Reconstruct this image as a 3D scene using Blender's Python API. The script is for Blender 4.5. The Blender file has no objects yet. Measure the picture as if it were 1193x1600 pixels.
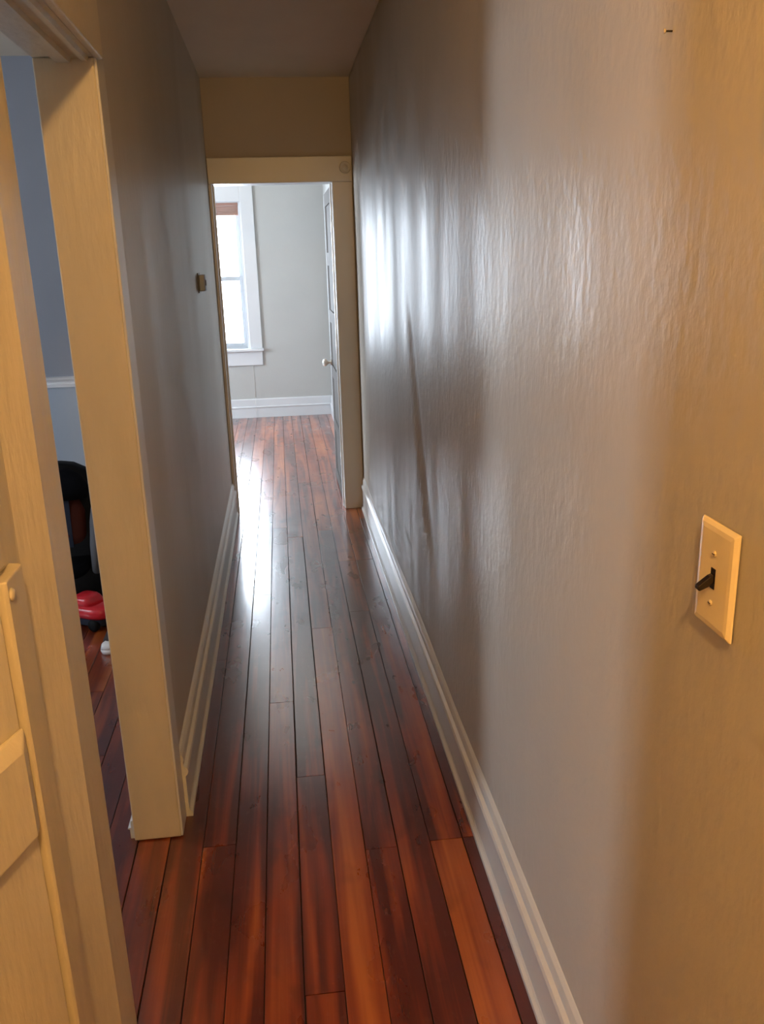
import bpy, bmesh, math, random
from mathutils import Matrix, Vector, noise
random.seed(7)
S = bpy.context.scene
COL = S.collection

# ------------------------------------------------------------------ camera
RX = Vector((0.9926458, -0.11770566, -0.02827881))
DN = Vector((-0.06067884, -0.28166008, -0.95759369))
FW = Vector((0.10474919, 0.95226728, -0.28673093))
cd = bpy.data.cameras.new('camera')
cam = bpy.data.objects.new('camera', cd)
COL.objects.link(cam)
Z = (-FW).normalized(); X = RX.normalized(); Y = Z.cross(X).normalized(); X = Y.cross(Z)
cam.matrix_world = Matrix(((X.x, Y.x, Z.x, 0), (X.y, Y.y, Z.y, 0), (X.z, Y.z, Z.z, 1.6), (0, 0, 0, 1)))
cd.sensor_fit = 'VERTICAL'; cd.sensor_height = 36; cd.sensor_width = 36 * 1193 / 1600
cd.lens = 1325.88 / 1600 * 36
cd.clip_start = 0.02
S.camera = cam

# ------------------------------------------------------------------ world, lights, exposure
W = bpy.data.worlds.new('world'); S.world = W; W.use_nodes = True
bg = W.node_tree.nodes['Background']
bg.inputs[0].default_value = (0.80, 0.875, 1.0, 1)
bg.inputs[1].default_value = 17.0
LAMP_COLOR = (1.0, 0.57, 0.19); LAMP_STRENGTH = 410.0
S.view_settings.view_transform = 'Standard'; S.view_settings.look = 'None'
S.view_settings.gamma = 1; S.view_settings.use_curve_mapping = False
S.view_settings.exposure = 1.1

def portal(name, loc, rot, sx, sy):
    l = bpy.data.lights.new(name, 'AREA'); l.shape = 'RECTANGLE'; l.size = sx; l.size_y = sy
    l.cycles.is_portal = True
    o = bpy.data.objects.new(name, l); o.location = loc; o.rotation_euler = rot; COL.objects.link(o)
portal('window_daylight_portal', (-0.745, 9.36, 1.47), (-math.pi / 2, 0, 0), 0.9, 1.6)
portal('fill_window_3_daylight_portal', (-3.16, 7.25, 1.45), (0, -math.pi / 2, 0), 1.5, 1.5)  # sky light through the unseen window added to brighten the far room
portal('side_window_daylight_portal', (-3.61, 2.65, 1.55), (0, -math.pi / 2, 0), 1.3, .7)

# ------------------------------------------------------------------ materials
def mat(name, color=(.8, .8, .8), rough=.5, spec=.5, metal=0, var=0.0, vscale=(3, 3, 3),
        bump=0.0, bscale=(60, 60, 60), bdist=.002, emis=None, estr=0, coat=0, coords='Object', rvar=0.0, blotch=None):
    m = bpy.data.materials.new(name); m.use_nodes = True
    nt = m.node_tree; b = nt.nodes['Principled BSDF']
    b.inputs['Base Color'].default_value = (*color, 1)
    b.inputs['Roughness'].default_value = rough
    b.inputs['Specular IOR Level'].default_value = spec
    b.inputs['Metallic'].default_value = metal
    b.inputs['Coat Weight'].default_value = coat
    if emis: b.inputs['Emission Color'].default_value = (*emis, 1); b.inputs['Emission Strength'].default_value = estr
    tc = nt.nodes.new('ShaderNodeTexCoord')
    def ns(scale, detail=4):
        mp = nt.nodes.new('ShaderNodeMapping'); mp.inputs['Scale'].default_value = scale
        n = nt.nodes.new('ShaderNodeTexNoise'); n.inputs['Scale'].default_value = 1; n.inputs['Detail'].default_value = detail
        nt.links.new(tc.outputs[coords], mp.inputs[0]); nt.links.new(mp.outputs[0], n.inputs[0]); return n
    n = ns(vscale)
    r = nt.nodes.new('ShaderNodeMapRange'); r.inputs['From Min'].default_value = .3; r.inputs['From Max'].default_value = .7
    r.inputs['To Min'].default_value = 1 - max(var, .02); r.inputs['To Max'].default_value = 1 + max(var, .02)
    nt.links.new(n.outputs['Fac'], r.inputs['Value'])
    mx = nt.nodes.new('ShaderNodeVectorMath'); mx.operation = 'SCALE'; mx.inputs[0].default_value = color
    nt.links.new(r.outputs[0], mx.inputs['Scale']); nt.links.new(mx.outputs[0], b.inputs['Base Color'])
    if rvar:
        rr = nt.nodes.new('ShaderNodeMapRange'); rr.inputs['From Min'].default_value = .3; rr.inputs['From Max'].default_value = .7
        rr.inputs['To Min'].default_value = rough - rvar; rr.inputs['To Max'].default_value = rough + rvar
        n3 = ns((vscale[0] * 2, vscale[1] * 2, vscale[2] * .5))
        nt.links.new(n3.outputs['Fac'], rr.inputs['Value']); nt.links.new(rr.outputs[0], b.inputs['Roughness'])
    if bump:
        n2 = ns(bscale, 5)
        bp = nt.nodes.new('ShaderNodeBump'); bp.inputs['Strength'].default_value = bump; bp.inputs['Distance'].default_value = bdist
        h = n2.outputs['Fac']
        if blotch:
            n4 = ns(blotch, 4); s4 = nt.nodes.new('ShaderNodeMath'); s4.operation = 'MULTIPLY_ADD'; s4.inputs[1].default_value = 1.5
            nt.links.new(n4.outputs['Fac'], s4.inputs[0]); nt.links.new(h, s4.inputs[2]); h = s4.outputs[0]
        nt.links.new(h, bp.inputs['Height']); nt.links.new(bp.outputs[0], b.inputs['Normal'])
    return m

M = {}
M['wall'] = mat('greige_semigloss_wall_paint', (.49, .455, .40),   .45, .15, var=.03, vscale=(2, 2, 1), bump=.42, bscale=(80, 50, 34), bdist=.0035, rvar=.10, blotch=(30, 24, 14))
M['wall_left'] = mat('greige_wall_paint_left', (.49, .455, .40), .42, .4, var=.03, vscale=(2, 2, 1), bump=.5, bscale=(90, 40, 14), bdist=.003, rvar=.05)
M['wall_end'] = mat('greige_matt_wall_paint', (.45, .40, .35), .6, .4, var=.02, bump=.2)
M['far_wall'] = mat('grey_far_room_wall_paint', (.40, .415, .41), .55, .4, var=.02, bump=.2)
M['ceiling'] = mat('cream_ceiling_paint', (.80, .70, .56), .7, .3, var=.03, bump=.3, bscale=(40, 40, 40))
M['trim'] = mat('cream_gloss_trim_paint', (.60, .585, .55), .32, .5, var=.03, bump=.25, bscale=(25, 25, 6), bdist=.002)
M['old_trim'] = mat('old_cream_lumpy_trim_paint', (.56, .50, .375), .33, .5, var=.05, vscale=(12, 12, 3), bump=.6, bscale=(45, 45, 10), bdist=.004)
M['white_trim'] = mat('white_trim_paint', (.56, .59, .62), .35, .5, bump=.1)
M['bright_trim'] = mat('bright_white_gloss_trim_paint', (.86, .87, .89), .3)
M['side_blue'] = mat('slate_blue_wall_paint', (.32, .34, .39), .6, .3)
M['side_pale'] = mat('pale_blue_dado_paint', (.46, .52, .60), .6, .3)
M['plate'] = mat('ivory_plastic', (.78, .66, .42), .28, .5)
M['dark_toggle'] = mat('dark_brown_plastic', (.012, .007, .006), .25, .5)
M['screw'] = mat('ivory_painted_screw', (.60, .48, .28), .35, .5)
M['slot'] = mat('dark_slot', (.03, .02, .015), .8)
M['thermo'] = mat('grey_plastic', (.32, .38, .50), .45, .3)
M['thermo_dark'] = mat('dark_grey_plastic', (.10, .10, .11), .4)
M['blind'] = mat('brown_wood_blind_slat', (.30, .17, .13), .5, var=.15, vscale=(4, 40, 60))
M['cord'] = mat('pale_cord', (.55, .54, .52), .6)
M['leaf'] = mat('shaded_grey_door_paint', (.11, .105, .10), .7, .2)  # shadow on the open far door's face is put into this dark colour
M['sash'] = mat('backlit_grey_sash_paint', (.36, .39, .42), .4)  # darker than the window trim: backlit shade put into the colour
M['knob'] = mat('white_porcelain', (.85, .85, .83), .15, .6)
M['black'] = mat('black_plastic', (.003, .003, .004), .6, .15)
M['black_fabric'] = mat('black_fabric', (.004, .004, .006), .9, .1, bump=.4, bscale=(200, 200, 200))
M['redbrown'] = mat('dark_red_brown_fabric', (.06, .014, .008), .9, .1, bump=.3, bscale=(200, 200, 200))
M['greyfab'] = mat('grey_fabric', (.10, .105, .12), .8, bump=.3, bscale=(200, 200, 200))
M['red'] = mat('red_plastic', (.62, .02, .03), .3)
M['darkblue'] = mat('dark_blue_grey_plastic', (.02, .024, .04), .5, .3)
M['white_rubber'] = mat('white_rubber', (.7, .7, .72), .5)
M['shoe'] = mat('dark_shoe_fabric', (.03, .02, .022), .8, bump=.3, bscale=(150, 150, 150))
M['steel'] = mat('brushed_metal', (.5, .48, .45), .3, metal=1, bump=.1)
M['bulb'] = mat('lit_frosted_bulb', (1, .9, .8), .5, emis=LAMP_COLOR, estr=LAMP_STRENGTH)
M['subfloor'] = mat('dark_seam_backing', (.012, .006, .004), .9)  # near-black backing seen through the gaps between boards

g = bpy.data.materials.new('window_glass'); g.use_nodes = True; nt = g.node_tree; nt.nodes.clear()
o_ = nt.nodes.new('ShaderNodeOutputMaterial'); mx_ = nt.nodes.new('ShaderNodeMixShader'); mx_.inputs[0].default_value = .07
t_ = nt.nodes.new('ShaderNodeBsdfTransparent'); t_.inputs[0].default_value = (.95, .97, .97, 1); gl = nt.nodes.new('ShaderNodeBsdfGlossy'); gl.inputs['Roughness'].default_value = .02
nt.links.new(t_.outputs[0], mx_.inputs[1]); nt.links.new(gl.outputs[0], mx_.inputs[2]); nt.links.new(mx_.outputs[0], o_.inputs[0])
M['glass'] = g

# wood floor: per-plank tone attribute + long grain, knots and scuffs
def floor_mat():
    m = bpy.data.materials.new('red_brown_varnished_pine_boards'); m.use_nodes = True
    nt = m.node_tree; L = nt.links; N = nt.nodes; b = N['Principled BSDF']
    tc = N.new('ShaderNodeTexCoord'); at = N.new('ShaderNodeAttribute'); at.attribute_name = 'tone'
    sep = N.new('ShaderNodeSeparateColor'); L.new(at.outputs['Color'], sep.inputs[0])
    # offset the grain for every board
    off = N.new('ShaderNodeCombineXYZ')
    mu = N.new('ShaderNodeMath'); mu.operation = 'MULTIPLY'; mu.inputs[1].default_value = 37; L.new(sep.outputs[1], mu.inputs[0]); L.new(mu.outputs[0], off.inputs[1]); L.new(mu.outputs[0], off.inputs[2])
    ad = N.new('ShaderNodeVectorMath'); ad.operation = 'ADD'; L.new(tc.outputs['Object'], ad.inputs[0]); L.new(off.outputs[0], ad.inputs[1])
    def noi(scale, detail=3, dist=0, src=None):
        mp = N.new('ShaderNodeMapping'); mp.inputs['Scale'].default_value = scale; L.new((src or ad.outputs[0]), mp.inputs[0])
        n = N.new('ShaderNodeTexNoise'); n.inputs['Scale'].default_value = 1; n.inputs['Detail'].default_value = detail; n.inputs['Distortion'].default_value = dist
        L.new(mp.outputs[0], n.inputs[0]); return n.outputs['Fac']
    def math_(op, a, b_=None, c=None):
        n = N.new('ShaderNodeMath'); n.operation = op
        for i, v in enumerate((a, b_, c)):
            if v is None: continue
            if isinstance(v, (int, float)): n.inputs[i].default_value = v
            else: L.new(v, n.inputs[i])
        return n.outputs[0]
    band = noi((16, .9, 1), 2, .6)         # heartwood / sapwood bands
    grain = noi((150, 2.2, 1), 4)          # fine fibre
    cloud = noi((4, 1.6, 1), 3, 0, tc.outputs['Object'])
    f = math_('ADD', sep.outputs[0], math_('MULTIPLY', math_('SUBTRACT', band, .5), 2.3))
    f = math_('ADD', f, math_('MULTIPLY', math_('SUBTRACT', grain, .5), .35))
    f = math_('ADD', f, math_('MULTIPLY', math_('SUBTRACT', cloud, .5), .55))
    ramp = N.new('ShaderNodeValToRGB'); L.new(f, ramp.inputs[0]); e = ramp.color_ramp.elements
    e[0].position = .05; e[0].color = (.085, .012, .004, 1)
    e[1].position = .95; e[1].color = (.42, .115, .022, 1)
    k = e.new(.35); k.color = (.20, .033, .0075, 1)
    k = e.new(.65); k.color = (.31, .070, .013, 1)
    # knots and black stains
    vo = N.new('ShaderNodeTexVoronoi'); vo.inputs['Scale'].default_value = 1; mp = N.new('ShaderNodeMapping'); mp.inputs['Scale'].default_value = (5.5, 2.1, 1)
    L.new(ad.outputs[0], mp.inputs[0]); L.new(mp.outputs[0], vo.inputs[0])
    kn = N.new('ShaderNodeMapRange'); kn.inputs['From Min'].default_value = .01; kn.inputs['From Max'].default_value = .05; kn.inputs['To Min'].default_value = .85; kn.inputs['To Max'].default_value = 0
    L.new(vo.outputs['Distance'], kn.inputs['Value'])
    st = N.new('ShaderNodeMapRange'); st.inputs['From Min'].default_value = .58; st.inputs['From Max'].default_value = .85; st.inputs['To Max'].default_value = .7
    L.new(noi((11, 6, 1), 2, 0, tc.outputs['Object']), st.inputs['Value'])
    dk = math_('MAXIMUM', kn.outputs[0], st.outputs[0])
    mixk = N.new('ShaderNodeMix'); mixk.data_type = 'RGBA'; L.new(dk, mixk.inputs['Factor']); L.new(ramp.outputs[0], mixk.inputs['A']); mixk.inputs['B'].default_value = (.018, .006, .004, 1)
    # pale scuffs in the varnish
    sc = N.new('ShaderNodeMapRange'); sc.inputs['From Min'].default_value = .60; sc.inputs['From Max'].default_value = .8; sc.inputs['To Max'].default_value = .16
    L.new(noi((60, 30, 1), 3, 0, tc.outputs['Object']), sc.inputs['Value'])
    mixs = N.new('ShaderNodeMix'); mixs.data_type = 'RGBA'; L.new(sc.outputs[0], mixs.inputs['Factor']); L.new(mixk.outputs['Result'], mixs.inputs['A']); mixs.inputs['B'].default_value = (.30, .15, .10, 1)
    L.new(mixs.outputs['Result'], b.inputs['Base Color'])
    r = N.new('ShaderNodeMapRange'); r.inputs['To Min'].default_value = .18; r.inputs['To Max'].default_value = .42
    L.new(noi((9, 4, 1), 5, 0, tc.outputs['Object']), r.inputs['Value']); L.new(r.outputs[0], b.inputs['Roughness'])
    bp = N.new('ShaderNodeBump'); bp.inputs['Strength'].default_value = .35; bp.inputs['Distance'].default_value = .002
    L.new(math_('ADD', noi((40, 2.5, 1), 4), math_('MULTIPLY', noi((9, 9, 1), 2, 0, tc.outputs['Object']), .8)), bp.inputs['Height']); L.new(bp.outputs[0], b.inputs['Normal'])
    b.inputs['Specular IOR Level'].default_value = .6
    b.inputs['Coat Weight'].default_value = .9; b.inputs['Coat Roughness'].default_value = .17
    return m
M['floor'] = floor_mat()

# ------------------------------------------------------------------ helpers
def obj(name, bm, m, parent=None, smooth=False, bevel=0, seg=2, angle=40):
    me = bpy.data.meshes.new(name)
    bmesh.ops.recalc_face_normals(bm, faces=bm.faces)
    bm.to_mesh(me); bm.free()
    if smooth:
        for p in me.polygons: p.use_smooth = True
    me.materials.append(m)
    o = bpy.data.objects.new(name, me); COL.objects.link(o)
    if parent: o.parent = parent
    if bevel:
        md = o.modifiers.new('bevel', 'BEVEL'); md.width = bevel; md.segments = seg; md.limit_method = 'ANGLE'; md.angle_limit = math.radians(angle)
    return o
def struct(name, bm, m, parent=None, **k):
    o = obj(name, bm, m, parent, **k)
    if not parent: o['kind'] = 'structure'
    return o
def thing(name, label, cat, loc=(0, 0, 0), rz=0):
    o = bpy.data.objects.new(name, None); COL.objects.link(o); o.empty_display_size = .05
    o.location = loc; o.rotation_euler = (0, 0, rz); o['label'] = label; o['category'] = cat
    return o
def frame(name, loc, rz=0):
    o = bpy.data.objects.new(name, None); COL.objects.link(o); o.location = loc; o.rotation_euler = (0, 0, rz); o['kind'] = 'structure'; o.empty_display_size = .05
    return o
def box(bm, x0, x1, y0, y1, z0, z1):
    v = [bm.verts.new(p) for p in ((x0, y0, z0), (x1, y0, z0), (x1, y1, z0), (x0, y1, z0), (x0, y0, z1), (x1, y0, z1), (x1, y1, z1), (x0, y1, z1))]
    for f in ((3, 2, 1, 0), (4, 5, 6, 7), (0, 1, 5, 4), (1, 2, 6, 5), (2, 3, 7, 6), (3, 0, 4, 7)): bm.faces.new([v[i] for i in f])
    return bm
def B(*a):
    bm = bmesh.new()
    for t in a: box(bm, *t)
    return bm
def prism(prof, a, b, place, bm=None):
    """extrude a closed 2-D profile between parameter a and b; place(u, v, t) -> point"""
    bm = bm or bmesh.new()
    r0 = [bm.verts.new(place(u, v, a)) for u, v in prof]; r1 = [bm.verts.new(place(u, v, b)) for u, v in prof]
    n = len(prof)
    for i in range(n): bm.faces.new((r0[i], r0[(i + 1) % n], r1[(i + 1) % n], r1[i]))
    bm.faces.new(r0); bm.faces.new(r1[::-1]); return bm
def loft(rings, n=28, ex=2.5, bm=None):
    """rings of (cx, cy, z, rx, ry): superellipse sections joined into one closed body"""
    bm = bm or bmesh.new(); R = []
    for cx, cy, z, rx, ry in rings:
        r = []
        for i in range(n):
            a = 2 * math.pi * i / n; c, s = math.cos(a), math.sin(a)
            r.append(bm.verts.new((cx + rx * math.copysign(abs(c) ** (2 / ex), c), cy + ry * math.copysign(abs(s) ** (2 / ex), s), z)))
        R.append(r)
    for A, C in zip(R, R[1:]):
        for i in range(n): bm.faces.new((A[i], A[(i + 1) % n], C[(i + 1) % n], C[i]))
    bm.faces.new(R[0][::-1]); bm.faces.new(R[-1]); return bm
def lathe(prof, axis='z', at=(0, 0, 0), n=24, bm=None):
    bm = bm or bmesh.new(); R = []
    for r, h in prof:
        ring = []
        for i in range(n):
            a = 2 * math.pi * i / n; u, v = r * math.cos(a), r * math.sin(a)
            p = {'z': (u, v, h), 'y': (u, h, v), 'x': (h, u, v)}[axis]
            ring.append(bm.verts.new((at[0] + p[0], at[1] + p[1], at[2] + p[2])))
        R.append(ring)
    for A, C in zip(R, R[1:]):
        for i in range(n): bm.faces.new((A[i], A[(i + 1) % n], C[(i + 1) % n], C[i]))
    bm.faces.new(R[0][::-1]); bm.faces.new(R[-1]); return bm

XL, XR, YE, ZC = -.379, .482, 5.464, 2.62
YJ, YN = 2.173, 1.41             # far and near jamb of the side opening
ZH = 2.046                       # door head height
YF = 9.12                        # far room back wall
TW = .127                        # left wall thickness

# ------------------------------------------------------------------ floor
def build_floor():
    bm = bmesh.new(); lay = bm.loops.layers.color.new('tone')
    rnd = random.Random(21)
    seams = {0: -.0385, 1: .0535, 2: .1465, 3: .238, 4: .333, 5: .428, 6: .52, -1: -.130, -2: -.2175, -3: -.312}
    def seam(k): return seams[k] if k in seams else -.0385 + k * .0925
    fixed = {0: [(-1.6, 1.547, .50), (1.547, 2.402, .38), (2.402, 4.9, .42), (4.9, 9.3, .6)],
             1: [(-1.6, 3.55, .86), (3.55, 6.2, .6), (6.2, 9.3, .7)],
             2: [(-1.6, 2.02, .44), (2.02, 5.0, .36), (5.0, 9.3, .62)],
             3: [(-1.6, 1.30, .30), (1.30, 3.71, .42), (3.71, 4.42, .55), (4.42, 9.3, .72)],
             4: [(-1.6, 2.03, .84), (2.03, 4.42, .50), (4.42, 6.6, .66), (6.6, 9.3, .5)],
             5: [(-1.6, 2.03, .36), (2.03, 5.2, .33), (5.2, 9.3, .6)],
             -1: [(-1.6, 2.9, .62), (2.9, 5.1, .42), (5.1, 9.3, .68)],
             -2: [(-1.6, 4.0, .36), (4.0, 9.3, .6)],
             -3: [(-1.6, 2.1, .34), (2.1, 6.4, .27), (6.4, 9.3, .6)],
             -4: [(-1.6, 3.3, .42), (3.3, 9.3, .25)],
             -5: [(-1.6, 2.6, .55), (2.6, 9.3, .5)]}
    for k in range(-35, 7):
        x0, x1 = seam(k), seam(k + 1)
        if k in fixed: segs = fixed[k]
        else:
            segs = []; y = -1.6
            while y < 9.3:
                y2 = min(9.3, y + rnd.uniform(1.0, 3.4)); segs.append((y, y2, rnd.choice((.25, .35, .45, .6, .75)))); y = y2
        for y0, y1, t in segs:
            gp = rnd.uniform(.0006, .0018); c = .0012
            h = rnd.uniform(-.0004, .0004)
            ys = [y0 + gp, y1 - gp]
            nseg = max(1, int((y1 - y0) / .25)); R = []
            wob = rnd.uniform(0, 9)
            for i in range(nseg + 1):
                yy = ys[0] + (ys[1] - ys[0]) * i / nseg
                w = .0010 * noise.noise(Vector((k * 3.1, yy * 1.3, wob)))
                xa, xb = x0 + gp + w, x1 - gp + w
                R.append([bm.verts.new(p) for p in ((xa, yy, -.012), (xa, yy, h - c), (xa + c, yy, h), (xb - c, yy, h), (xb, yy, h - c), (xb, yy, -.012))])
            fs = []
            for A, C in zip(R, R[1:]):
                for j in range(5): fs.append(bm.faces.new((A[j], C[j], C[j + 1], A[j + 1])))
            fs.append(bm.faces.new(R[0])); fs.append(bm.faces.new(R[-1][::-1]))
            col = (t, rnd.random(), 0, 1)
            for f in fs:
                for l in f.loops: l[lay] = col
    o = struct('floor', bm, M['floor'])
    o.data.materials.append(M['subfloor'])
    bm = bmesh.new(); bm.from_mesh(o.data)
    n0 = len(bm.faces); box(bm, -3.5, .6, -1.6, 9.32, -.10, -.006); bm.faces.ensure_lookup_table()
    for f in bm.faces[n0:]: f.material_index = 1
    bm.to_mesh(o.data); bm.free()
build_floor()

# ------------------------------------------------------------------ ceiling
struct('ceiling', B((-3.6, .62, -1.7, 9.4, ZC, ZC + .12)), M['ceiling'])

# ------------------------------------------------------------------ right wall: uneven plaster with a long bulge
def sstep(a, b, x):
    t = max(0, min(1, (x - a) / (b - a))); return t * t * (3 - 2 * t)
def right_wall():
    bm = bmesh.new(); ys = []; y = -1.6
    while y < YE: ys.append(y); y += .05 if y < 1 else .018
    ys.append(YE); nz = 110
    G = []
    for y in ys:
        row = []
        for j in range(nz + 1):
            z = ZC * j / nz
            d = .0016 * math.sin(y * 3.1 + 1.7 * math.sin(z * 1.9)) + .0012 * math.sin(z * 2.7 + y * 1.3) + .0006 * math.sin(y * 5.2 + 1.4 * math.sin(z * 2.3 + 1))
            # long leaning dent, from (3.33, 1.51) down to (2.76, .51)
            t = (1.53 - z) / 1.03
            yc = 3.33 - .58 * t + .05 * math.sin(t * 2.6)
            w = .05 + .05 * max(0, min(1, t))
            a = sstep(-.02, .25, t) * (1 - sstep(.85, 1.02, t))
            d += -.012 * a * math.exp(-((y - yc) / w) ** 2)
            row.append(bm.verts.new((XR - d, y, z)))
        G.append(row)
    for A, C in zip(G, G[1:]):
        for j in range(nz): bm.faces.new((A[j], A[j + 1], C[j + 1], C[j]))
    # solid backing so the wall has thickness
    nA = len(G)
    b0 = [bm.verts.new((XR + .12, y, 0)) for y in ys]; b1 = [bm.verts.new((XR + .12, y, ZC)) for y in ys]
    for i in range(nA - 1):
        bm.faces.new((b0[i], b0[i + 1], b1[i + 1], b1[i]))
        bm.faces.new((G[i][0], G[i + 1][0], b0[i + 1], b0[i])); bm.faces.new((G[i][nz], b1[i], b1[i + 1], G[i + 1][nz]))
    bm.faces.new([*G[0], b1[0], b0[0]]); bm.faces.new([*G[-1][::-1], b0[-1], b1[-1]])
    struct('wall_right', bm, M['wall'], smooth=True, angle=30)
right_wall()

# ------------------------------------------------------------------ left wall with the side opening
struct('wall_left', B((XL - TW, XL, YJ, YE, 0, ZC), (XL - TW, XL, YN, YJ, ZH + .015, ZC), (XL - TW, XL, .985, YN, 0, ZC)), M['wall_left'])
# entry behind the camera
struct('wall_entry_left', B((-1.35, -1.25, -1.6, 1.0, 0, ZC)), M['wall_end'])
struct('wall_entry_side', B((-1.25, -.46, .95, 1.05, 0, ZC)), M['wall_end'])
struct('wall_entry_back', B((-1.35, .6, -1.7, -1.6, 0, ZC)), M['wall_end'])

# ------------------------------------------------------------------ end wall with the far doorway
struct('wall_end', B((-3.2, -.37, YE, YE + .13, 0, ZC), (.365, .6, YE, YE + .13, 0, ZC), (-.37, .365, YE, YE + .13, ZH + .012, ZC)), M['wall_end'])
# side room
struct('wall_side_room_back', B((-3.5, XL - TW, 4.9, 5.0, .99, ZC)), M['side_blue'])
struct('wall_side_room_dado', B((-3.5, XL - TW, 4.9, 5.0, 0, .99)), M['side_pale'])
struct('wall_side_room_left', B((-3.6, -3.5, -1.6, 2.35, 0, ZC), (-3.6, -3.5, 2.95, 5.5, 0, ZC), (-3.6, -3.5, 2.35, 2.95, 0, .95), (-3.6, -3.5, 2.35, 2.95, 2.15, ZC)), M['side_blue'])
struct('wall_side_room_near', B((-3.5, -1.25, .95, 1.05, 0, ZC)), M['side_blue'])
# far room
WX0, WX1, WZ0, WZ1 = -1.155, -.335, .73, 2.18
struct('wall_far', B((-3.2, WX0, YF, YF + .2, 0, ZC), (WX1, .7, YF, YF + .2, 0, ZC), (WX0, WX1, YF, YF + .2, 0, WZ0), (WX0, WX1, YF, YF + .2, WZ1, ZC)), M['far_wall'])
struct('wall_far_right', B((.50, .62, YE + .13, YF, 0, ZC)), M['far_wall'])
struct('wall_far_left', B((-3.2, -3.1, YE + .13, 6.5, 0, ZC), (-3.2, -3.1, 8.0, YF, 0, ZC), (-3.2, -3.1, 6.5, 8.0, 0, .7), (-3.2, -3.1, 6.5, 8.0, 2.2, ZC)), M['far_wall'])

# ------------------------------------------------------------------ baseboards
BP = [(0, 0), (.026, 0), (.027, .006), (.026, .014), (.019, .022), (.016, .028), (.016, .138), (.023, .146), (.025, .155), (.022, .165), (.013, .172), (.012, .186), (.015, .194), (.012, .206), (.006, .216), (0, .222)]
struct('baseboard_right', prism(BP, -1.6, 5.444, lambda u, v, t: (XR + .004 - u, t, v)), M['trim'])
struct('baseboard_left', prism(BP, YJ + .08, 5.444, lambda u, v, t: (XL + u, t, v)), M['trim'])
FB = [(0, 0), (.02, 0), (.02, .10), (.026, .106), (.026, .115), (.016, .122), (.016, .19), (.010, .198), (0, .20)]
struct('baseboard_far', prism(FB, -3.1, .50, lambda u, v, t: (t, YF - u, v)), M['white_trim'])
struct('baseboard_far_right', prism(FB, YE + .13, YF - .026, lambda u, v, t: (.50 - u, t, v)), M['white_trim'])
struct('trim_side_room_shoe', prism([(a * .9, b_ * .3) for a, b_ in FB], YJ + .0, 4.9, lambda u, v, t: (XL - TW - u, t, v)), M['white_trim'])
struct('baseboard_side_room_back', prism(FB, -3.5, XL - TW - .03, lambda u, v, t: (t, 4.9 - u, v)), M['white_trim'])
CR = [(0, 0), (.012, 0), (.014, .018), (.008, .024), (.012, .034), (.022, .042), (.026, .054), (0, .058)]
struct('trim_chair_rail', prism(CR, -3.5, XL - TW, lambda u, v, t: (t, 4.9 - u, .962 + v)), M['bright_trim'])

# ------------------------------------------------------------------ side opening trim
# far jamb board (faces the camera), narrow corner strip and lining under the head
struct('trim_side_jamb_far', B((XL - TW - .004, XL + .001, YJ - .018, YJ, 0.004, ZH)), M['old_trim'], bevel=.003)
struct('trim_side_corner_strip', B((XL, XL + .007, YJ - .016, YJ + .078, 0.004, ZH + .01)), M['trim'], bevel=.003)
# head lining with a stop bead and stepped profile, running along the opening
HP = [(XL - TW - .004, ZH + .02), (XL - TW - .004, ZH), (-.462, ZH), (-.459, ZH - .012), (-.430, ZH - .012), (-.427, ZH - .002), (-.408, ZH - .002), (-.404, ZH - .009), (-.392, ZH - .009), (-.388, ZH), (XL + .001, ZH), (XL + .001, ZH + .02)]
struct('trim_side_head', prism(HP, YN - .02, YJ - .018, lambda u, v, t: (u, t, v)), M['old_trim'])
struct('trim_side_head_casing', B((XL, XL + .019, 1.07, YJ + .006, ZH - .002, ZH + .17)), M['old_trim'], bevel=.006, seg=3)
# small painted-over bead stub on the wall right of the head casing
struct('trim_side_head_bead', prism([(.0, YJ + .030), (.006, YJ + .033), (.009, YJ + .042), (.006, YJ + .052), (0, YJ + .055)], ZH + .012, ZH + .13, lambda u, v, t: (XL + u, v, t)), M['old_trim'], smooth=False, bevel=.004)
# near jamb and its moulded casing, one upright profile
NP = [(XL - TW, 1.412), (XL, 1.412), (XL + .006, 1.394), (XL + .013, 1.369), (XL + .028, 1.312), (XL + .032, 1.299), (XL + .033, 1.212), (XL + .034, 1.195), (XL + .030, 1.184),
      (XL + .015, 1.135), (XL + .012, 1.124), (XL + .012, .985), (XL - TW, .985)]
struct('trim_side_jamb_near', prism(NP, .004, 2.3, lambda u, v, t: (u, v, t)), M['old_trim'])
# strips on the jamb beside the door leaf, with a painted-over screw
st = struct('trim_door_stop', prism([(XL + .008, 1.008), (XL + .026, 1.008), (XL + .029, 1.012), (XL + .029, 1.076), (XL + .026, 1.081), (XL + .008, 1.084)], .004, 1.236, lambda u, v, t: (u, v, t)), M['old_trim'], bevel=.0025)
obj('screw', lathe([(.0001, .0045), (.004, .004), (.0075, .0025), (.0085, 0)], 'x', (XL + .029, 1.022, 1.215), 18), M['old_trim'], st, smooth=True)
struct('trim_strike_block', B((XL + .008, XL + .020, .99, 1.045, 1.246, 1.325), (XL + .008, XL + .018, .99, 1.028, 1.333, 1.37)), M['old_trim'], bevel=.003)

# ------------------------------------------------------------------ door_2: the near door leaf seen at the left edge
d2 = frame('door_2', (XL + .021, .998, 0), math.radians(-19))
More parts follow.
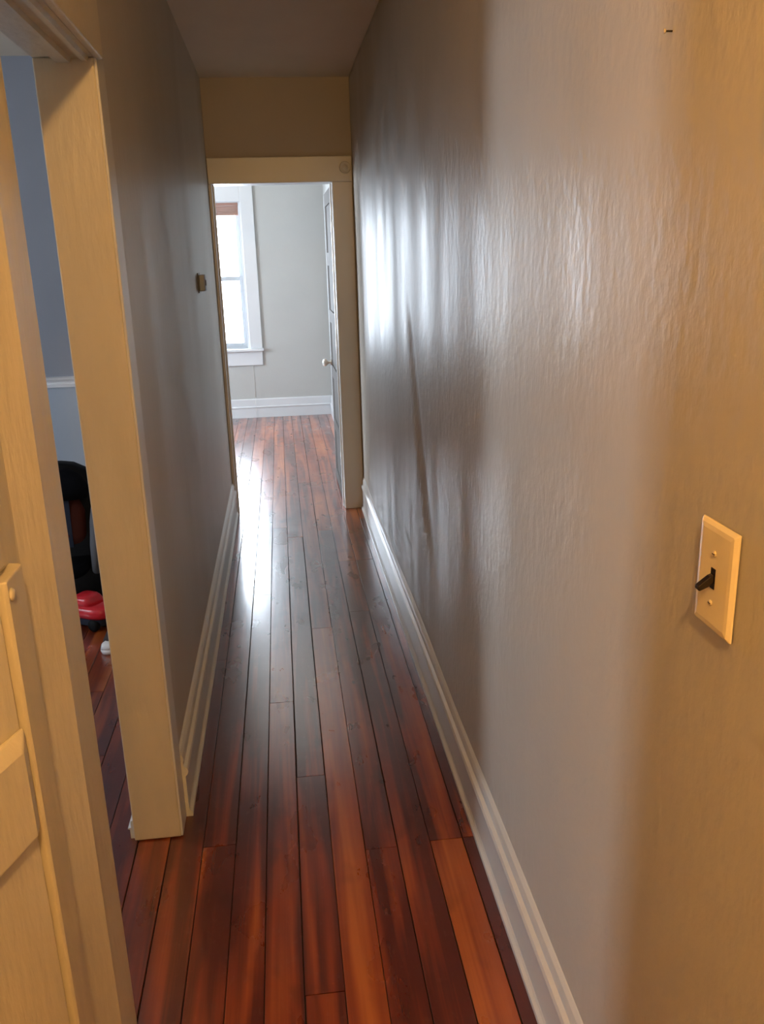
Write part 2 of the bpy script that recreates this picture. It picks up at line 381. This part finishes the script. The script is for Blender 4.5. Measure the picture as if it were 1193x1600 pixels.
# local frame: -y runs towards the viewer along the leaf, +x is its visible face
obj('leaf', B((-.035, 0, -.75, 0, .01, 2.03)), M['old_trim'], d2, bevel=.002)
bm = bmesh.new()
lo = [bm.verts.new((.0, y, z)) for y, z in ((0, .90), (0, 1.045), (-.19, 1.045), (-.19, .90))]
md_ = [bm.verts.new((.006, y, z)) for y, z in ((0, .90), (0, 1.045), (-.19, 1.045), (-.19, .90))]
hi = [bm.verts.new((.019, y, z)) for y, z in ((-.024, .902), (-.024, 1.026), (-.17, 1.026), (-.17, .902))]
for A, C in ((lo, md_), (md_, hi)):
    for k in range(4): bm.faces.new((A[k], A[(k + 1) % 4], C[(k + 1) % 4], C[k]))
bm.faces.new(lo[::-1]); bm.faces.new(hi)
obj('lock_box', bm, M['old_trim'], d2, bevel=.003)

# ------------------------------------------------------------------ far doorway trim
struct('trim_end_casing_right', B((.355, XR - .004, YE - .022, YE, 0, ZH)), M['trim'], bevel=.004)
struct('trim_end_casing_left', B((XL + .002, -.359, YE - .022, YE, 0, ZH)), M['trim'], bevel=.003)
eh = struct('trim_end_casing_head', B((XL + .002, XR - .004, YE - .024, YE, ZH, 2.19)), M['trim'], bevel=.004)
obj('rosette', lathe([(.0001, -.008), (.012, -.008), (.016, -.003), (.024, -.003), (.029, -.008), (.033, -.006), (.035, 0)], 'y', (.437, YE - .024, 2.125), 32), M['trim'], eh, smooth=True)
struct('trim_end_jamb_right', B((.352, .366, YE, YE + .135, 0, ZH), (.345, .352, YE + .05, YE + .09, 0, ZH)), M['trim'], bevel=.002)
struct('trim_end_jamb_left', B((-.371, -.359, YE, YE + .135, 0, ZH), (-.359, -.350, YE + .05, YE + .09, 0, ZH)), M['trim'], bevel=.002)
struct('trim_end_head_lining', B((-.371, .366, YE, YE + .135, ZH, ZH + .013)), M['white_trim'])

# ------------------------------------------------------------------ door_1: five-panel leaf standing open in the far room
def five_panel(w, h, t):
    bm = bmesh.new(); n = 5; st = .095; rail = .085; ph = (h - rail * (n + 1)) / n
    box(bm, 0, t * .45, -w, 0, 0, h)                        # core (panels)
    for y0, y1 in ((-w, -w + st), (-st, 0)): box(bm, -t * .25, t, y0, y1, 0, h)
    for i in range(n + 1):
        z = i * (ph + rail); box(bm, -t * .25, t, -w + st, -st, z, z + rail)
    for i in range(n):                                      # mouldings round each panel
        z0 = rail + i * (ph + rail); z1 = z0 + ph; y0, y1 = -w + st, -st; q = .018
        for yy, s in ((y0, 1), (y1, -1)):
            prism([(-t * .25, yy), (t * .0, yy + s * q), (t * .1, yy + s * q), (t * .1, yy)], z0, z1, lambda u, v, tt: (u, v, tt), bm)
    return bm
d1 = frame('door_1', (.358, YE + .136, .012), 0)
# the leaf runs from its hinges away from the viewer, face towards the room
bm = five_panel(.70, 2.02, .034)
bmesh.ops.transform(bm, matrix=Matrix.Rotation(math.pi, 4, 'Z') @ Matrix.Scale(-1, 4, (1, 0, 0)), verts=bm.verts)
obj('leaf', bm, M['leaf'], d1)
obj('knob', lathe([(.020, 0), (.022, -.004), (.010, -.008), (.009, -.024), (.018, -.032), (.027, -.042), (.028, -.052), (.020, -.064), (.0001, -.068)], 'x', (-.008, .64, .87), 24), M['knob'], d1, smooth=True)
for z in (.25, 1.0, 1.75):
    obj('hinge', lathe([(.006, 0), (.006, .09)], 'z', (-.006, -.001, z), 12), M['steel'], d1, smooth=True)
struct('trim_far_room_casing', B((.478, .50, 8.55, 8.68, .0, ZH), (.478, .50, 7.75, 8.68, ZH, 2.19)), M['white_trim'], bevel=.003)

# ------------------------------------------------------------------ window_1
w1 = frame('window_1', (0, 0, 0))
obj('casing', B((WX1, WX1 + .13, YF - .022, YF, WZ0, WZ1 + .15), (WX0 - .13, WX0, YF - .022, YF, WZ0, WZ1 + .15), (WX0, WX1, YF - .022, YF, WZ1, WZ1 + .15)), M['white_trim'], w1, bevel=.004)
obj('sill', B((WX0 - .15, WX1 + .145, YF - .055, YF + .06, WZ0 - .028, WZ0)), M['white_trim'], w1, bevel=.006)
obj('apron', B((WX0 - .12, WX1 + .125, YF - .02, YF, WZ0 - .175, WZ0 - .028)), M['white_trim'], w1, bevel=.004)
ym = YF + .07
def sash(x0, x1, z0, z1, y, st, bt, tp):
    return B((x0, x0 + st, y, y + .035, z0, z1), (x1 - st, x1, y, y + .035, z0, z1), (x0 + st, x1 - st, y, y + .035, z0, z0 + bt), (x0 + st, x1 - st, y, y + .035, z1 - tp, z1))
s = obj('sash', sash(WX0 + .02, WX1 - .02, WZ0 + .0, 1.46, ym, .042, .055, .045), M['sash'], w1, bevel=.002)
obj('pane', B((WX0 + .06, WX1 - .06, ym + .016, ym + .019, WZ0 + .05, 1.42)), M['glass'], s)
s = obj('sash', sash(WX0 + .02, WX1 - .02, 1.425, WZ1, ym + .04, .042, .03, .05), M['sash'], w1, bevel=.002)
obj('pane', B((WX0 + .06, WX1 - .06, ym + .056, ym + .059, 1.45, WZ1 - .04)), M['glass'], s)
obj('frame', B((WX0, WX0 + .02, YF, YF + .2, WZ0, WZ1), (WX1 - .02, WX1, YF, YF + .2, WZ0, WZ1), (WX0 + .02, WX1 - .02, YF, YF + .2, WZ1 - .008, WZ1), (WX0 + .02, WX1 - .02, YF + .06, YF + .2, WZ0 - .004, WZ0 + .004)), M['white_trim'], w1)
# window_2: unseen window of the side room that lights it
w2 = frame('window_2', (0, 0, 0))
obj('frame', B((-3.58, -3.52, 2.35, 2.39, .95, 2.15), (-3.58, -3.52, 2.91, 2.95, .95, 2.15), (-3.58, -3.52, 2.39, 2.91, .95, .99), (-3.58, -3.52, 2.39, 2.91, 2.11, 2.15), (-3.58, -3.52, 2.39, 2.91, 1.53, 1.57)), M['white_trim'], w2)
obj('pane', B((-3.552, -3.548, 2.39, 2.91, .99, 2.11)), M['glass'], w2)

# fill_window_3: unseen window added in the left wall to brighten the far room
w3 = frame('fill_window_3', (0, 0, 0))
obj('frame', B((-3.18, -3.12, 6.5, 6.55, .7, 2.2), (-3.18, -3.12, 7.95, 8.0, .7, 2.2), (-3.18, -3.12, 6.55, 7.95, .7, .75), (-3.18, -3.12, 6.55, 7.95, 2.15, 2.2), (-3.18, -3.12, 6.55, 7.95, 1.43, 1.47)), M['white_trim'], w3)
obj('pane', B((-3.152, -3.148, 6.55, 7.95, .75, 2.15)), M['glass'], w3)
# ------------------------------------------------------------------ raised blind
bl = thing('window_blind', 'brown wooden slat blind pulled up at the top of the far window', 'blind', ((WX0 + WX1) / 2, YF + .035, 2.06))
hw = (WX1 - WX0) / 2 - .004
obj('headrail', B((-hw + .02, hw - .02, -.028, .028, .085, .112)), M['blind'], bl, bevel=.003)
for k in range(7):
    obj('slat', B((-hw + .022, hw - .022, -.025, .025, .010 + k * .0105, .0185 + k * .0105)), M['blind'], bl)
obj('bottom_rail', B((-hw + .022, hw - .022, -.026, .026, -.008, .008)), M['blind'], bl, bevel=.003)
cable = thing('cable', 'thin pale cable hanging down the grey wall below the far window sill', 'cable', (-.315, YF, .01))
bm = lathe([(.0014, .2), (.0014, .545)], 'z', (0, -.004, 0), 8); lathe([(.0014, .0), (.0014, .205)], 'z', (0, -.030, 0), 8, bm)
obj('wire', bm, M['cord'], cable, smooth=True)

# ------------------------------------------------------------------ light switch on the right wall
sw = thing('light_switch', 'ivory switch plate with dark brown toggle on the right wall', 'light switch', (XR, .8635, 1.236))
PW, PH = .0415, .0645
bm = bmesh.new()
ring = [(0, PW, PH), (-.0025, PW, PH), (-.0060, PW - .0045, PH - .0045), (-.0068, PW - .010, PH - .010)]
R = []
for x, a, b_ in ring:
    R.append([bm.verts.new(p) for p in ((x, -a, -b_), (x, a, -b_), (x, a, b_), (x, -a, b_))])
for A, C in zip(R, R[1:]):
    for i in range(4): bm.faces.new((A[i], A[(i + 1) % 4], C[(i + 1) % 4], C[i]))
bm.faces.new(R[0][::-1]); bm.faces.new(R[-1])
obj('plate', bm, M['plate'], sw, bevel=.0012)
obj('toggle_slot', B((-.0075, -.0062, -.0052, .0052, -.0125, .0125)), M['dark_toggle'], sw, bevel=.0006)
bm = prism([(-.0070, -.004), (-.0070, .006), (-.012, .004), (-.0255, -.0065), (-.0265, -.0105), (-.0235, -.0135), (-.013, -.009)], -.0042, .0042, lambda u, v, t: (u, t, v))
obj('toggle', bm, M['dark_toggle'], sw, bevel=.0014)
for z in (.030, -.030):
    s = obj('screw', lathe([(.0034, -.0064), (.0036, -.0078), (.0026, -.0086), (.0001, -.0090)], 'x', (0, 0, z), 16), M['screw'], sw, smooth=True)
    obj('slot', B((-.0092, -.0086, -.0026, .0026, z - .0005, z + .0005)), M['slot'], s)

# ------------------------------------------------------------------ thermostat on the left wall, nail in the right wall
th = thing('thermostat', 'small grey thermostat box on the left wall near the far doorway', 'thermostat', (XL, 4.28, 1.51))
obj('back_plate', B((0, .006, -.045, .045, -.046, .046)), M['thermo_dark'], th, bevel=.002)
obj('cover', B((.006, .033, -.038, .038, -.038, .038)), M['thermo'], th, bevel=.005, seg=3)
obj('dial', lathe([(.014, .032), (.014, .036), (.0001, .037)], 'x', (0, 0, 0), 20), M['thermo_dark'], th, smooth=True)
nl = thing('nail', 'small dark nail in the upper right wall above the switch', 'nail', (XR, 1.079, 1.848))
obj('shaft', lathe([(.0012, .004), (.0012, -.010)], 'x', (0, 0, 0), 8), M['slot'], nl, smooth=True)
obj('head', lathe([(.0026, -.009), (.0028, -.0105), (.0001, -.011)], 'x', (0, 0, 0), 12), M['screw'], nl, smooth=True)

# ------------------------------------------------------------------ ceiling lamp above the viewer
cl = thing('ceiling_lamp', 'warm lit bulb in a metal ceiling fixture above the near end of the hall', 'lamp', (.06, -.42, ZC))
obj('canopy', lathe([(.075, 0), (.075, -.01), (.055, -.028), (.028, -.036), (.024, -.07), (.0001, -.07)], 'z', (0, 0, 0), 28), M['steel'], cl, smooth=True)
obj('bulb', lathe([(.018, -.07), (.022, -.085), (.040, -.11), (.050, -.14), (.048, -.165), (.032, -.19), (.0001, -.20)], 'z', (0, 0, 0), 24), M['bulb'], cl, smooth=True)

# ------------------------------------------------------------------ things glimpsed in the side room
cs = thing('child_seat', 'black rounded child seat with dark red-brown lining, on the side room floor', 'child seat', (-1.17, 4.2, 0))
rings = []
for z, w, d, cy in ((0.0, .20, .20, 0), (.03, .225, .23, 0), (.14, .23, .24, 0), (.19, .225, .12, .12), (.40, .22, .085, .15), (.50, .205, .08, .16), (.57, .18, .075, .16), (.615, .14, .065, .165), (.645, .085, .05, .165), (.655, .03, .03, .165)):
    rings.append((0, cy, z, w, d))
obj('shell', loft(rings, 36, 3), M['black'], cs, smooth=True)
obj('back_pad', loft([(0, .05, .20, .12, .03), (0, .055, .30, .13, .035), (0, .065, .42, .13, .035), (0, .075, .50, .10, .03), (0, .08, .53, .05, .015)], 28, 3), M['redbrown'], cs, smooth=True)
obj('headrest', loft([(0, .06, .49, .15, .05), (0, .06, .55, .165, .06), (0, .07, .60, .13, .055), (0, .09, .635, .07, .04)], 28, 2.5), M['black_fabric'], cs, smooth=True)
obj('seat_pad', loft([(0, -.06, .13, .15, .15), (0, -.06, .17, .16, .15), (0, -.05, .20, .14, .13)], 28, 3), M['black_fabric'], cs, smooth=True)
for s_ in (-1, 1):
    obj('side_wing', loft([(s_ * .19, 0, .14, .03, .14), (s_ * .195, .01, .28, .035, .13), (s_ * .19, .04, .38, .03, .09), (s_ * .185, .06, .44, .02, .05)], 24, 2.5), M['greyfab'], cs, smooth=True)
    obj('harness_strap', prism([(s_ * .05 - .014, -.002), (s_ * .05 + .014, -.002), (s_ * .05 + .014, .004), (s_ * .05 - .014, .004)], .22, .5, lambda u, v, t: (u, .018 + v + (t - .22) * .06, t)), M['darkblue'], cs)

tc_ = thing('toy_car', 'small red toy car with a dark base in front of the black child seat', 'toy car', (-.96, 3.80, 0), math.radians(60))
obj('body', loft([(0, 0, .055, .075, .125), (0, 0, .075, .082, .132), (0, 0, .10, .078, .125), (0, 0, .108, .07, .115)], 32, 4), M['red'], tc_, smooth=True)
obj('cabin', loft([(0, .01, .106, .060, .070), (0, .015, .135, .050, .050), (0, .015, .142, .044, .044)], 28, 4), M['red'], tc_, smooth=True)
obj('base', loft([(0, 0, .022, .070, .118), (0, 0, .056, .078, .128)], 28, 4), M['darkblue'], tc_)
for sx in (-1, 1):
    for sy in (-1, 1):
        a, b_ = (.060, .082) if sx > 0 else (-.082, -.060)
        obj('wheel', lathe([(.012, a), (.028, a + .002), (.028, b_ - .002), (.012, b_)], 'x', (0, sy * .075, .028), 20), M['black'], tc_, smooth=True)

sh = thing('shoe', 'small dark shoe with white sole and toe beside the side opening jamb', 'shoe', (-.812, 3.54, 0), math.radians(-8))
obj('sole', loft([(0, 0, 0, .040, .105), (0, 0, .012, .044, .110), (0, 0, .022, .042, .107)], 28, 2.6), M['white_rubber'], sh, smooth=True)
obj('upper', loft([(0, .0, .021, .040, .103), (0, .012, .045, .037, .085), (0, .045, .065, .033, .052), (0, .055, .088, .031, .040), (0, .057, .092, .024, .034)], 28, 2.4), M['shoe'], sh, smooth=True)
obj('toe_cap', loft([(0, -.075, .020, .034, .032), (0, -.072, .040, .029, .026), (0, -.068, .047, .018, .016)], 24, 2.2), M['white_rubber'], sh, smooth=True)
obj('heel_tab', loft([(0, .098, .05, .014, .008), (0, .098, .095, .012, .008)], 16, 2.5), M['white_rubber'], sh, smooth=True)
